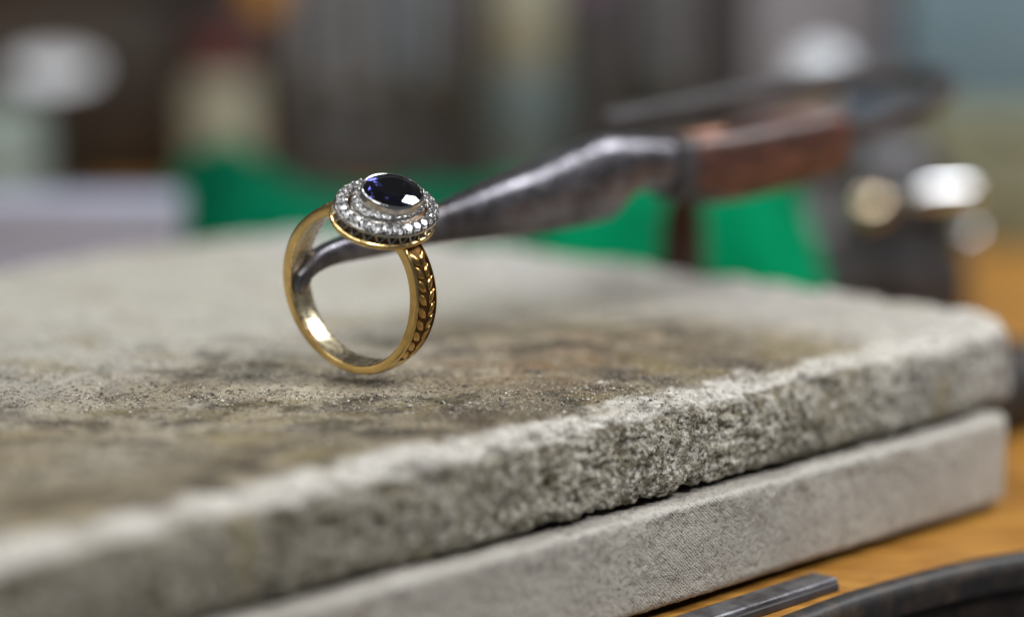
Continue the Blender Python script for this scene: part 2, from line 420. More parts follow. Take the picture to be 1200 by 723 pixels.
def board(name, S, T, Z, Rp, re, mat, upper):
    """A slab in local (s, t, z): top grid plus four side grids, plan corners Rp, top and bottom arris re."""
    s0, s1, t0, t1, z0, z1 = S[0], S[-1], T[0], T[-1], Z[0], Z[-1]
    V, Fc = [], []
    base = 0
    def grid(A, B, fn, flip=False):
        nonlocal base
        a, b = np.meshgrid(A, B, indexing='ij')
        P = fn(a.ravel(), b.ravel()); V.append(P)
        na, nb = len(A), len(B)
        idx = np.arange(na * nb).reshape(na, nb) + base
        q = np.stack([idx[:-1, :-1], idx[1:, :-1], idx[1:, 1:], idx[:-1, 1:]], -1).reshape(-1, 4)
        Fc.append(q[:, ::-1] if flip else q); base += na * nb
    c = lambda x, k: np.full_like(x, k)
    grid(S, T, lambda a, b: np.stack([a, b, c(a, z1)], 1))
    grid(S, Z, lambda a, b: np.stack([a, c(a, t0), b], 1))
    grid(T, Z, lambda a, b: np.stack([c(a, s1), a, b], 1))
    grid(S, Z, lambda a, b: np.stack([a, c(a, t1), b], 1), True)
    grid(T, Z, lambda a, b: np.stack([c(a, s0), a, b], 1), True)
    P = np.concatenate(V); Fq = np.concatenate(Fc)
    # weld
    key = np.round(P * 1000).astype(np.int64)
    _, first, inv = np.unique(key, axis=0, return_index=True, return_inverse=True)
    inv = inv.ravel(); P = P[first]; Fq = inv[Fq]
    # plan rounding
    lo = np.array([s0 + Rp, t0 + Rp]); hi = np.array([s1 - Rp, t1 - Rp])
    q = np.clip(P[:, :2], lo, hi); e = P[:, :2] - q
    mx = np.abs(e).max(1); l2 = np.linalg.norm(e, axis=1)
    u = np.where(l2[:, None] > 1e-9, e / np.maximum(l2, 1e-9)[:, None], 0)
    m_ = mx.copy(); z = P[:, 2].copy()
    wear = np.zeros(len(P))
    re0 = re
    for zz, sg in ((z1, 1), (z0, -1)):
        re = re0 if (sg == 1 or upper) else 1.5
        x = np.clip(m_ - (Rp - re), 0, None); y = np.clip(sg * (z - zz) + re, 0, None)
        both = (x > 0) & (y > 0)
        L = np.maximum(x, y); h = np.hypot(x, y) + 1e-12
        nx, ny = x / h * L, y / h * L
        m_ = np.where(both, Rp - re + nx, m_); z = np.where(both, zz + sg * (ny - re), z)
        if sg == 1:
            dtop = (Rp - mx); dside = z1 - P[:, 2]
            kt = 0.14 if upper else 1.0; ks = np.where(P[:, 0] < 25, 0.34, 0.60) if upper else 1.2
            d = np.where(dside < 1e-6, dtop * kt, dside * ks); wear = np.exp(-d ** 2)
    re = re0
    P = np.column_stack([q + u * m_[:, None], z])
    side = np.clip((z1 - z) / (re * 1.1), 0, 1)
    me = bpy.data.meshes.new(name)
    me.vertices.add(len(P)); me.vertices.foreach_set('co', (P * MM).ravel())
    me.loops.add(Fq.size); me.polygons.add(len(Fq))
    me.loops.foreach_set('vertex_index', Fq.ravel()); me.polygons.foreach_set('loop_start', np.arange(0, Fq.size, 4))
    me.polygons.foreach_set('use_smooth', np.ones(len(Fq), bool))
    me.update(calc_edges=True)
    nv = np.empty(len(P) * 3); me.vertex_normals.foreach_get('vector', nv); nv = nv.reshape(-1, 3)
    edge = np.exp(-(np.hypot(np.clip(Rp - mx, 0, 99) * 0.8, z1 - P[:, 2]) / 3.4) ** 2)
    if upper:
        dtop = fbm(P, 26, 3) * 0.42 + fbm(P + 50, 6, 3) * 0.18 + fbm(P + 9, 1.5, 3) * 0.13 + fbm(P + 61, 0.75, 2) * 0.13
        crat = np.clip(fbm(P + 31, 2.6, 3) - 0.10, 0, 0.6); crat2 = np.clip(fbm(P + 77, 1.15, 2) - 0.08, 0, 0.5)
        dside = fbm(P, 20, 3) * 0.45 + fbm(P + 21, 4, 2) * 0.22 - (crat * 1.2 + crat2 * 0.95) * np.clip(0.62 + 0.95 * fbm(P + 201, 8, 2), 0.12, 1.25) + fbm(P + 3, 0.62, 2) * 0.11
        pitt = np.clip(fbm(P + 41, 1.7, 3) - 0.35, 0, 0.5); dtop = dtop - pitt * 0.5
        d = dtop * (1 - side) + dside * side + edge * (fbm(P + 5, 13, 4) * 1.15 - 0.2 - 2.0 * np.clip(fbm(P + 111, 5.0, 4) - 0.08, 0, 0.5))
        # ragged lower arris
        lowm = np.exp(-((P[:, 2] - z0) / 1.2) ** 2); d += lowm * (fbm(P + 13, 2.2, 3) * 0.35 - 0.1)
    else:
        d = fbm(P, 30, 2) * 0.12 + fbm(P + 9, 2.5, 3) * 0.05 + fbm(P + 19, 0.8, 2) * 0.06 + edge * (fbm(P + 5, 7, 5) * 0.5) - 0.8 * edge * np.clip(fbm(P + 15, 3.5, 3) - 0.3, 0, 0.5) - 0.35 * np.clip(fbm(P + 90, 2.2, 3) - 0.45, 0, 0.5)
    P = P + nv * d[:, None]
    me.vertices.foreach_set('co', (P * MM).ravel())
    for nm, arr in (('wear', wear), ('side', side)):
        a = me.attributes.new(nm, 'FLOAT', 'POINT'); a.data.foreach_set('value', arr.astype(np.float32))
    me.materials.append(mat); me.update()
    o = bpy.data.objects.new(name, me); col.objects.link(o)
    o.rotation_euler = (0, 0, R(47))
    return o, P

S = axis([(-160, -100, 1.5), (-100, -25, 0.45), (-25, 72, 0.19), (72, 93.6, 0.35)])
T = axis([(-17.0, -10, 0.19), (-10, 36, 0.26), (36, 132, 1.0)])
Zu = axis([(-12.4, 0, 0.19)])
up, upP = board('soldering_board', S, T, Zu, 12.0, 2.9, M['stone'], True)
tag(up, 'rough scorched beige soldering board with chipped white edge, upper one, under the ring', 'board', 'stacked soldering boards')
S = axis([(-170, -100, 2.0), (-100, -20, 0.7), (-20, 82.7, 0.35)])
T = axis([(-19.2, -12, 0.3), (-12, 10, 1.0), (10, 135, 3.0)])
Zl = axis([(-25.0, -12.55, 0.35)])
low, _ = board('soldering_board', S, T, Zl, 3.0, 0.8, M['stone2'], False)
tag(low, 'smooth pale grey soldering board with finely ribbed side, beneath the scorched one', 'board', 'stacked soldering boards')

vs, fs = bev_box(-160, 78.5, -14.5, 128, -26.0, -24.95, 0.2)  # black sheet added to give the shadow line under the lower board
pad = mesh_obj('shadow_sheet', vs, fs, M['black'], auto=50); pad.rotation_euler = (0, 0, R(47))
tag(pad, 'thin black sheet added for the dark shadow gap under the lower grey board', 'mat')

# loose grit on the upper board (uncountable)
ca, sa = math.cos(R(47)), math.sin(R(47))
topm = upP[:, 2] > -1.2
TP = upP[topm]
cell = {}
for i, p in enumerate(TP):
    cell[(int(p[0] // 1.0), int(p[1] // 1.0))] = i
gv, gf, gc = [], [], []
icov = [(0, 0, 1), (0.9, 0, 0.2), (0.28, 0.85, 0.2), (-0.72, 0.53, 0.2), (-0.72, -0.53, 0.2), (0.28, -0.85, 0.2), (0, 0, -0.8)]
icof = [(0, 1, 2), (0, 2, 3), (0, 3, 4), (0, 4, 5), (0, 5, 1), (6, 2, 1), (6, 3, 2), (6, 4, 3), (6, 5, 4), (6, 1, 5)]
gr = random.Random(3)
cnt = 0
while cnt < 15000:
    wx = gr.uniform(-75, 62); wy = gr.gauss(3, 13)
    s = wx * ca + wy * sa; t = -wx * sa + wy * ca
    k = cell.get((int(s // 1.0), int(t // 1.0)))
    if k is None: continue
    if pnoise(np.array([[s / 7, t / 7, 3.3]]))[0] + gr.uniform(-0.5, 0.5) < -0.05: continue
    z = TP[k][2]; ps, pt_ = TP[k][0] + gr.uniform(-.3, .3), TP[k][1] + gr.uniform(-.3, .3)
    r = 0.05 + 0.07 * gr.random() + (0.20 * gr.random() ** 3 if gr.random() < 0.15 else 0)
    b0 = len(gv)
    a = gr.uniform(0, 6.28); cx, sx_ = math.cos(a), math.sin(a)
    for v in icov:
        j = gr.uniform(0.65, 1.25) * r
        gv.append((ps + (v[0] * cx - v[1] * sx_) * j * 1.2, pt_ + (v[0] * sx_ + v[1] * cx) * j, z + r * 0.25 + v[2] * j * 0.8))
    gf += [tuple(b0 + q for q in f) for f in icof]
    tone = gr.random()
    colr = (0.05, 0.043, 0.038) if tone < 0.40 else ((0.19, 0.12, 0.065) if tone < 0.66 else ((0.34, 0.30, 0.23) if tone < 0.85 else (0.66, 0.62, 0.54)))
    gc += [colr] * 7
    cnt += 1
m = Mat('grit'); at = m.t.nodes.new('ShaderNodeAttribute'); at.attribute_name = 'tone'
m.p(Base_Color=at.outputs['Color'], Roughness=0.7); m.bump(m.noise(4000, 2), 0.0001, 0.6)
grit = mesh_obj('grit', gv, gf, m.m, smooth=False)
a = grit.data.attributes.new('tone', 'FLOAT_COLOR', 'POINT')
a.data.foreach_set('color', np.array([(*c, 1) for c in gc], dtype=np.float32).ravel())
grit.rotation_euler = (0, 0, R(47))
tag(grit, 'fine dark and pale grit scattered over the scorched board', 'grit', kind='stuff')

# ---------------------------------------------------------------- the ring
psi, rol, lean = 0.6246, 0.4907, 0.1302
fr = Vector((-math.sin(psi), -math.cos(psi), 0)); rt = Vector((math.cos(psi), -math.sin(psi), 0)); zz = Vector((0, 0, 1))
z2 = zz * math.cos(lean) + fr * math.sin(lean); f2 = fr * math.cos(lean) - zz * math.sin(lean)
nn = z2 * math.cos(rol) + rt * math.sin(rol); tt = rt * math.cos(rol) - z2 * math.sin(rol)
# local axes: X = tt (across the finger), Y = -f2 (into the finger hole, away from camera), Z = nn (towards the stone)
ring = empty('ring', (-18.74, 4.0, 12.47))
ring.rotation_euler = Matrix((tt, -f2, nn)).transposed().to_euler()
tag(ring, 'yellow gold ring with oval dark blue stone and double diamond halo held above the board', 'ring')

def shank_dims(ph):
    """ph: angle from the head, 0 at head, pi at the bottom -> (inner r, edge r, crest r, half width)."""
    a = abs(ph)
    sh = max(0.0, min(1.0, (R(80) - a) / R(48))); sh = sh * sh * (3 - 2 * sh)
    bt = max(0.0, min(1.0, (a - R(90)) / R(80))); bt = bt * bt * (3 - 2 * bt)
    ri = 9.32 + 0.10 * sh + 0.42 * bt
    re_ = 10.42 + 0.30 * sh + 0.38 * bt
    rc = re_ + 0.32 - 0.10 * sh
    hw = 2.15 - 0.42 * sh - 0.42 * bt
    return ri, re_, rc, hw
LO, HI = R(31), R(118)          # engraved span
def groove(ph):
    a = abs(ph)
    return max(0.0, min(1.0, (a - R(20)) / R(4))) * max(0.0, min(1.0, (HI - a) / R(5)))
def pol(r, ph, y): return (r * math.sin(ph), y, r * math.cos(ph))
sections = []
NS = 150
for i in range(NS + 1):
    ph = R(24) + (2 * math.pi - R(48)) * i / NS
    if ph > math.pi: ph -= 2 * math.pi
    ri, re_, rc, hw = shank_dims(ph)
    g = groove(ph) * 0.26
    pts = [(ri + 0.10, -hw), (ri, -hw + 0.16), (ri - 0.03, -hw * 0.4), (ri - 0.03, hw * 0.4), (ri, hw - 0.16), (ri + 0.10, hw),
           (re_ - 0.22, hw), (re_ - 0.05, hw - 0.06), (re_ + 0.05, hw - 0.20)]
    k = hw - 0.42
    def crest(y): return rc - (rc - re_ - 0.02) * (y / (hw - 0.1)) ** 2
    pts += [(crest(k + .10), k + 0.10), (crest(k) - g, k - 0.02), (crest(k * .5) - g, k * .5), (crest(0) - g, 0), (crest(k * .5) - g, -k * .5), (crest(k) - g, -k + 0.02), (crest(k + .10), -k - 0.10)]
    pts += [(re_ + 0.05, -hw + 0.20), (re_ - 0.05, -hw + 0.06), (re_ - 0.22, -hw)]
    sections.append([pol(r, ph, y) for r, y in pts])
vs, fs = loft(sections)
shank = mesh_obj('shank', vs, fs, M['gold'], ring, auto=40)
shank.data.materials.append(M['patina']); shank.data.materials.append(M['gold_inner'])
n_ = 19
for pi_, pgn in enumerate(shank.data.polygons):
    if pi_ < NS * n_:
        i, k = divmod(pi_, n_)
        ph = R(24) + (2 * math.pi - R(48)) * (i + .5) / NS
        if ph > math.pi: ph -= 2 * math.pi
        if 9 <= k <= 14 and abs(ph) < HI - R(2): pgn.material_index = 1
        elif 1 <= k <= 3: pgn.material_index = 2
# engraved leaves, nine pairs on each shoulder
def leaf(ph0, side, sgn, name_parent):
    ri, re_, rc, hw = shank_dims(ph0)
    k = hw - 0.44
    L = 2.05; W = 0.56
    vs, fs = [], []
    nl, nw = 7, 4
    ang = R(26)
    for i in range(nl + 1):
        u = i / nl
        wd = W * (math.sin(math.pi * min(1, max(0, u)) ** 0.85)) ** 0.75 + 0.01
        for j in range(nw + 1):
            v = (j / nw) * 2 - 1
            along = u * L; across = v * wd
            # leaf starts at the midrib and leans outward, tip toward the head
            x = 0.10 + W * 0.50 + along * math.sin(ang) * (k - 0.10 - W * 1.0) / (L * math.sin(ang)) + across * math.cos(ang) * 0.88
            s_ = along * math.cos(ang) * 0.92 - across * math.sin(ang)
            x = min(max(x, 0.03), k)
            a = abs(ph0) - s_ / rc
            ph = a * sgn
            ri2, re2, rc2, hw2 = shank_dims(a)
            y = x * side
            base = rc2 - (rc2 - re2 - 0.02) * (y / (hw2 - 0.1)) ** 2
            h = base - 0.26 + 0.25 * (1 - abs(v) ** 6) * (0.55 + 0.45 * math.sin(math.pi * min(0.98, u * 0.9 + 0.08)) ** 0.5) - 0.05 * v * side
            vs.append(pol(h, ph, y))
    for i in range(nl):
        for j in range(nw):
            p = i * (nw + 1) + j
            q = (p, p + 1, p + nw + 2, p + nw + 1)
            fs.append(q if side * sgn > 0 else q[::-1])
    return mesh_obj('engraved_leaf', vs, fs, M['gold_leaf'], name_parent)
for sgn in (1, -1):
    for i in range(9):
        ph0 = R(42) + (R(114) - R(42)) * i / 8
        for side in (1, -1):
            leaf(ph0 * 1.0, side, sgn, shank)

# ---- head
def oval(a, b, h, n=64):
    """a along the finger (local Y), b across (local X)."""
    return [(b * math.cos(2 * math.pi * k / n), a * math.sin(2 * math.pi * k / n), h) for k in range(n)]
def oval_stack(rows, n=64, caps=True): return loft([oval(a, b, h, n) for a, b, h in rows], caps=caps)
A0, B0 = 7.72, 5.76
vs, fs = oval_stack([(A0 - 1.2, B0 - 1.2, 9.55), (A0 - .25, B0 - .25, 9.62), (A0 - .02, B0 - .02, 9.85), (A0 + .06, B0 + .06, 10.08), (A0 - .05, B0 - .05, 10.32), (A0 - .45, B0 - .45, 10.42)])
mesh_obj('base_rim', vs, fs, M['gold'], ring, auto=60)
vs, fs = oval_stack([(A0 - .55, B0 - .55, 10.35), (A0 - .50, B0 - .50, 11.7)])
gal = mesh_obj('gallery_wall', vs, fs, M['recess'], ring, auto=60)
vs, fs = loft([oval(A0 + d, B0 + d, h) for d, h in ((-.6, 11.45), (-.12, 11.50), (-.02, 11.62), (-.04, 11.86), (-.12, 11.93), (-.22, 11.86), (-.26, 11.5), (-1.45, 11.52), (-1.50, 12.30), (-1.56, 12.36), (-1.64, 12.30), (-1.68, 11.6))], caps=False)
hal = mesh_obj('halo_plate', vs, fs, M['silver'], ring, auto=60)
hal.data.materials.append(M['floor'])
for k_, p_ in enumerate(hal.data.polygons):
    if k_ // 64 in (5, 6, 7): p_.material_index = 1
vs, fs = oval_stack([(A0 - 1.66, B0 - 1.66, 11.6), (A0 - 1.66, B0 - 1.66, 11.9), (A0 - 2.0, B0 - 2.0, 11.92), (A0 - 2.1, B0 - 2.1, 11.7)])
mesh_obj('groove_ring', vs, fs, M['gap'], ring, auto=60)
vs, fs = loft([oval(A0 + d, B0 + e, h) for d, e, h in ((-1.98, -1.98, 11.9), (-2.00, -1.96, 12.70), (-2.06, -2.0, 12.76), (-2.12, -2.06, 12.70), (-2.14, -2.08, 12.42), (-3.1, -2.66, 12.42))], caps=False)
inn = mesh_obj('inner_halo_plate', vs, fs, M['silver'], ring, auto=60)
inn.data.materials.append(M['floor'])
for k_, p_ in enumerate(inn.data.polygons):
    if k_ // 64 in (3, 4): p_.material_index = 1
# V-shaped claws round the gallery
NV = 26
def arc_points(a, b, n, off=0.0):
    """n points evenly spaced by arc length on the oval; returns (x, y, outward normal angle)."""
    T_ = np.linspace(0, 2 * math.pi, 2001); x = b * np.cos(T_); y = a * np.sin(T_)
    L = np.concatenate([[0], np.cumsum(np.hypot(np.diff(x), np.diff(y)))])
    out = []
    for k in range(n):
        t_ = np.interp((k + off) / n * L[-1] % L[-1], L, T_)
        px, py = b * math.cos(t_), a * math.sin(t_)
        out.append((px, py, math.atan2(py / a ** 2, px / b ** 2)))
    return out
def v_mesh():
    # in a local frame: x tangent, y outward, z up
    vs, fs = [], []
    for sg in (-1, 1):
        b0 = len(vs)
        for (x0, z0, w) in ((0.0, 10.36, 0.13), (0.66 * sg, 11.55, 0.15)):
            for dx, dy in ((-w, -0.12), (w, -0.12), (w * .8, 0.14), (0, 0.24), (-w * .8, 0.14)):
                vs.append((x0 + dx, dy + (0.10 if z0 < 11 else 0.0), z0))
        for k in range(5):
            k2 = (k + 1) % 5; fs.append((b0 + k, b0 + k2, b0 + 5 + k2, b0 + 5 + k))
        fs.append((b0 + 4, b0 + 3, b0 + 2, b0 + 1, b0)); fs.append((b0 + 5, b0 + 6, b0 + 7, b0 + 8, b0 + 9))
    return vs, fs
vmesh = None
for k, (x, y, an) in enumerate(arc_points(A0 - .42, B0 - .42, NV, 0.25)):
    if vmesh is None:
        o = mesh_obj('v_claw', *v_mesh(), M['silver'], gal, smooth=False); vmesh = o.data
    else:
        o = bpy.data.objects.new('v_claw', vmesh); col.objects.link(o); o.parent = gal
    o.location = (x * MM, y * MM, 0); o.rotation_euler = (0, 0, an - math.pi / 2)

# brilliant-cut stone, girdle radius 1 (before scaling)
def brilliant(table, hc, hp, rot=0.0, mid=0.80, midh=0.56, girdle=0.03):
    V, Fc = [], []
    def ring_(n, r, z, off): 
        b = len(V)
        for k in range(n):
            a = 2 * math.pi * (k + off) / n + rot
            V.append((r * math.cos(a), r * math.sin(a), z))
        return b
    T0 = ring_(8, table, hc, 0.5); M0 = ring_(8, mid, hc * midh, 0.0); G0 = ring_(16, 1.0, girdle, 0.0); H0 = ring_(16, 1.0, -girdle, 0.0)
    L0 = ring_(8, 0.42, -hp * 0.62, 0.5); C0 = len(V); V.append((0, 0, -hp))
    Fc.append(tuple(T0 + k for k in range(8)))
    for k in range(8):
        k1 = (k + 1) % 8
        Fc.append((T0 + (k - 1) % 8, M0 + k, T0 + k))
        Fc.append((T0 + k, M0 + k, G0 + 2 * k + 1, M0 + k1))
        Fc.append((M0 + k, G0 + 2 * k, G0 + 2 * k + 1))
        Fc.append((M0 + k, G0 + (2 * k - 1) % 16, G0 + 2 * k))
        Fc.append((L0 + k, C0, L0 + k1)[::-1] if False else (L0 + k1, C0, L0 + k)[::-1])
        Fc.append((H0 + 2 * k, L0 + k, H0 + 2 * k + 1)); Fc.append((H0 + 2 * k + 1, L0 + k, H0 + (2 * k + 2) % 16))
        Fc.append((H0 + 2 * k, L0 + (k - 1) % 8, L0 + k))
    for j in range(16):
        j1 = (j + 1) % 16; Fc.append((G0 + j, H0 + j, H0 + j1, G0 + j1))
    return V, Fc
def fix_normals(o):
    bm = bmesh.new(); bm.from_mesh(o.data); bmesh.ops.recalc_face_normals(bm, faces=bm.faces[:]); bm.to_mesh(o.data); bm.free()

# bezel and sapphire
AS, BS = 4.50, 3.50
vs, fs = loft([oval(a, b, h, 72) for a, b, h in ((AS + .10, BS + .10, 12.8), (AS + .16, BS + .16, 13.0), (AS + .10, BS + .10, 13.45), (AS + .06, BS + .06, 13.95), (AS + .02, BS + .02, 14.18),
                (AS - .10, BS - .10, 14.28), (AS - .22, BS - .22, 14.24), (AS - .26, BS - .26, 14.10), (AS - .3, BS - .3, 13.2))], caps=False)
mesh_obj('bezel', vs, fs, M['silver'], ring, auto=50)
V, Fc = brilliant(0.60, 0.62, 1.75, rot=R(22.5), mid=0.80, midh=0.60)
V = [(x * (BS - .25), y * (AS - .25), z + 14.14) for x, y, z in V]
sap = mesh_obj('sapphire', V, Fc, M['sapphire'], ring, smooth=False); fix_normals(sap)
vs, fs = oval_stack([(AS - .35, BS - .35, 12.2), (AS - .5, BS - .5, 12.25)]); mesh_obj('stone_seat', vs, fs, M['recess'], ring)

# diamonds
V, Fc = brilliant(0.56, 0.34, 0.86)
dm = mesh_obj('diamond', V, Fc, M['diamond'], ring, smooth=False, scale=1.0); fix_normals(dm)
dmesh = dm.data; first = True
bead_v, bead_f = lathe([(0.12, -0.62), (0.12, -0.10), (0.16, 0.0), (0.15, 0.10), (0.09, 0.17), (0.02, 0.19)], 8)
bead_mesh = None
def put_diamond(x, y, h, an, tilt, rad):
    global first
    if first: o = dm; first = False
    else:
        o = bpy.data.objects.new('diamond', dmesh); col.objects.link(o); o.parent = ring
    o.location = (x * MM, y * MM, h * MM)
    o.rotation_euler = (Matrix.Rotation(an, 3, 'Z') @ Matrix.Rotation(tilt, 3, 'Y') @ Matrix.Rotation(random.uniform(0, 6), 3, 'Z')).to_euler()
    o.scale = (rad * MM,) * 3
def put_bead(x, y, h, par, s=1.0):
    global bead_mesh
    if bead_mesh is None:
        o = mesh_obj('bead', bead_v, bead_f, M['silver'], par); bead_mesh = o.data
    else:
        o = bpy.data.objects.new('bead', bead_mesh); col.objects.link(o); o.parent = par
    o.location = (x * MM, y * MM, h * MM); o.scale = (s, s, s)
for x, y, an in arc_points(A0 - .86, B0 - .86, NV, 0.75):
    put_diamond(x, y, 12.20, an, R(22), 0.715)
for x, y, an in arc_points(A0 - .28, B0 - .28, NV, 0.25): put_bead(x, y, 12.04, hal, 0.8)
for x, y, an in arc_points(A0 - 1.42, B0 - 1.42, NV, 0.25): put_bead(x, y, 12.44, hal, 0.75)
NI = 28
for x, y, an in arc_points(A0 - 2.52, B0 - 2.36, NI, 0.0):
    put_diamond(x, y, 12.98, an, R(12), 0.475)
for x, y, an in arc_points(A0 - 2.14, B0 - 2.06, NI, 0.5): put_bead(x, y, 12.90, inn, 0.7)

# ---------------------------------------------------------------- tweezers
tw = empty('tweezers', (22.4, 62.3, 20.0))
tag(tw, 'blackened steel tweezers with brown grip reaching through the gold ring', 'tweezers')
off = Vector((22.4, 62.3, 20.0))
ax = Vector((0.69, 0.72, 0.08)).normalized()
def plate_loft(stations, name, mat, parent, thick, power=3.2, n=20, auto=None):
    """stations: (x, y, z, half height, half thickness) in mm, swept along the tool."""
    secs = []
    P = [Vector(s[:3]) for s in stations]
    for i, s in enumerate(stations):
        d = (P[min(i + 1, len(P) - 1)] - P[max(i - 1, 0)])
        sd = Vector((d.y, -d.x, 0)); sd = sd.normalized() if sd.length > 1e-6 else Vector((0.7, -0.7, 0))
        upv = Vector((0, 0, 1)) if abs(d.normalized().z) < 0.8 else Vector((-0.6, -0.6, 0.5)).normalized()
        row = []
        for k in range(n):
            a = 2 * math.pi * k / n
            cx, sx_ = math.cos(a), math.sin(a)
            e = 2 / power
            q = P[i] + sd * (s[4] * math.copysign(abs(cx) ** e, cx)) + upv * (s[3] * math.copysign(abs(sx_) ** e, sx_)) - off
            row.append(tuple(q))
        secs.append(row)
    vs, fs = loft(secs)
    o = mesh_obj(name, vs, fs, mat, parent, auto=auto); fix_normals(o)
    return o
def dens(st, k=4):
    """Catmull-Rom refinement of stations."""
    A = np.array(st, float); out = []
    for i in range(len(A) - 1):
        p0, p1, p2, p3 = A[max(i - 1, 0)], A[i], A[i + 1], A[min(i + 2, len(A) - 1)]
        for j in range(k):
            t = j / k
            out.append(0.5 * ((2 * p1) + (-p0 + p2) * t + (2 * p0 - 5 * p1 + 4 * p2 - p3) * t ** 2 + (-p0 + 3 * p1 - 3 * p2 + p3) * t ** 3))
    return [tuple(o) for o in out] + [tuple(A[-1])]
jaw = [(-26.5, 8.2, 10.9, 0.5, 0.5), (-26.2, 8.6, 12.2, 0.95, 0.8), (-25.6, 9.4, 13.6, 1.35, 1.0), (-24.3, 11.4, 14.7, 1.50, 1.15), (-22.0, 14.8, 15.3, 1.60, 1.3),
       (-17.5, 19.8, 15.9, 2.02, 1.6), (-11.1, 26.5, 16.8, 2.40, 1.9), (-1.9, 36.4, 17.9, 4.0, 2.6), (2.0, 41.0, 18.3, 4.6, 2.9), (10.3, 49.6, 20.0, 5.9, 3.4),
       (13.2, 52.6, 20.4, 5.75, 3.4), (14.8, 54.4, 21.2, 4.7, 3.3), (17.1, 57.0, 21.7, 3.95, 3.2), (20.0, 60.0, 21.4, 3.8, 3.2), (24.5, 64.5, 21.0, 3.75, 3.0)]
plate_loft(dens(jaw), 'jaw', M['tweezer'], tw, 3, 2.6)
# ferrule and grip
plate_loft([(21.6, 61.6, 20.9, 3.9, 3.5), (21.9, 61.9, 20.8, 4.5, 4.0), (23.2, 63.1, 20.5, 4.8, 4.2), (24.2, 64.1, 20.3, 4.7, 4.1)], 'ferrule', M['darksteel'], tw, 4, 4, auto=40)
gr_ = plate_loft(dens([(23.9, 63.8, 20.3, 4.7, 4.2), (26.0, 66.0, 20.2, 5.1, 4.5), (30.2, 70.2, 20.1, 5.3, 4.7), (40.0, 81.0, 20.9, 5.25, 4.8), (46.8, 88.4, 21.7, 5.0, 4.6), (48.6, 90.4, 21.9, 4.5, 4.2), (49.2, 91.0, 22.0, 3.4, 3.3)], 3),
                 'grip', M['grip'], tw, 4, 4.5)
# worn copper cap on the grip's upper front corner
vs, fs = loft([[(p[0] - off.x, p[1] - off.y, p[2] - off.z) for p in sec_] for sec_ in (
    [(24.6, 61.6, 21.4), (26.0, 63.0, 25.3), (24.0, 65.0, 25.5), (23.6, 64.6, 21.4)],
    [(28.6, 64.6, 22.0), (29.3, 65.6, 25.8), (27.0, 68.0, 26.0), (26.8, 67.6, 22.0)],
    [(31.6, 68.2, 23.2), (31.9, 68.8, 25.7), (29.6, 71.0, 25.9), (29.6, 70.8, 23.2)])])
o = mesh_obj('grip_cap', vs, fs, M['copper'], tw, smooth=False); fix_normals(o)
bv = o.modifiers.new('bevel', 'BEVEL'); bv.width = 0.0009; bv.segments = 3
# second arm behind
arm = [(13.5, 81.8, 25.0, 1.2, 1.0), (15.1, 83.2, 25.3, 1.7, 1.5), (26.5, 93.5, 26.2, 1.8, 1.6), (42.2, 109.0, 28.0, 1.9, 1.7), (56.8, 124.3, 28.6, 1.9, 1.7), (66.0, 134.0, 28.6, 1.6, 1.5)]
plate_loft(dens(arm), 'spring_arm', M['darksteel'], tw, 2, 3)
# bow joining the two arms behind the grip
bow = [(48.5, 90.2, 22.0, 2.0, 1.2), (60.0, 103.0, 23.6, 2.0, 1.2), (70.0, 117.0, 26.0, 2.0, 1.3), (72.5, 128.0, 27.8, 1.9, 1.3), (66.0, 134.0, 28.6, 1.7, 1.3)]
plate_loft(dens(bow), 'bow', M['darksteel'], tw, 2, 3)
# stand that carries the tweezers
st = empty('tool_rest', (30.0, 146.0, BZ))
tag(st, 'dark rusty tool rest standing behind the board below the tweezers grip', 'tool rest')
vs, fs = lathe([(9.0, 0), (9.5, .6), (9.5, 2.4), (8.6, 3.4), (3.2, 4.6)], 28); mesh_obj('foot', vs, fs, M['darksteel'], st, auto=40)
secs = []
for (x, y, z, r) in ((0, 0, 4.2, 5.0), (0, 0, 18, 4.4), (0, -2, 29, 3.8), (-.6, -14, 35.5, 2.4), (-2.0, -48, 39.5, 1.9), (-3.0, -74, 41.2, 1.7)):
    secs.append([(x + r * math.cos(2 * math.pi * k / 14), y + r * 0.6 * math.sin(2 * math.pi * k / 14), z + r * 0.7 * math.sin(2 * math.pi * k / 14)) for k in range(14)])
vs, fs = loft(secs); o = mesh_obj('post', vs, fs, M['rust'], st); fix_normals(o)

# ---------------------------------------------------------------- steel bar on the bench in front
bar = empty('steel_bar', (32, -3, BZ))
bar.rotation_euler = (0, 0, R(47))
tag(bar, 'flat grey steel bar lying on the wood along the lower board', 'steel bar')
vs, fs = bev_box(-60, 12.2, -0.9, 3.2, 0.0, 1.5, 0.5, 3); mesh_obj('blade', vs, fs, M['bar'], bar, auto=50)
vs, fs = bev_box(-60, 11.2, -1.7, -0.9, 0.0, 1.05, 0.2, 2); mesh_obj('lower_lip', vs, fs, M['darksteel'], bar, auto=50)

# ---------------------------------------------------------------- blurred things on the bench behind
# pale card box, left
bx = empty('card_box', (-92, 212, BZ)); bx.rotation_euler = (0, 0, R(2))
tag(bx, 'low pale lavender card box behind the board at far left', 'box')
vs, fs = bev_box(-42, 25, -12, 5, 0, 19, 0.8); mesh_obj('tray', vs, fs, M['lavender'], bx, auto=50)
vs, fs = bev_box(-42.6, 25.6, -12.6, 5.6, 16.5, 24.6, 0.8); mesh_obj('lid', vs, fs, M['lavender'], bx, auto=50)

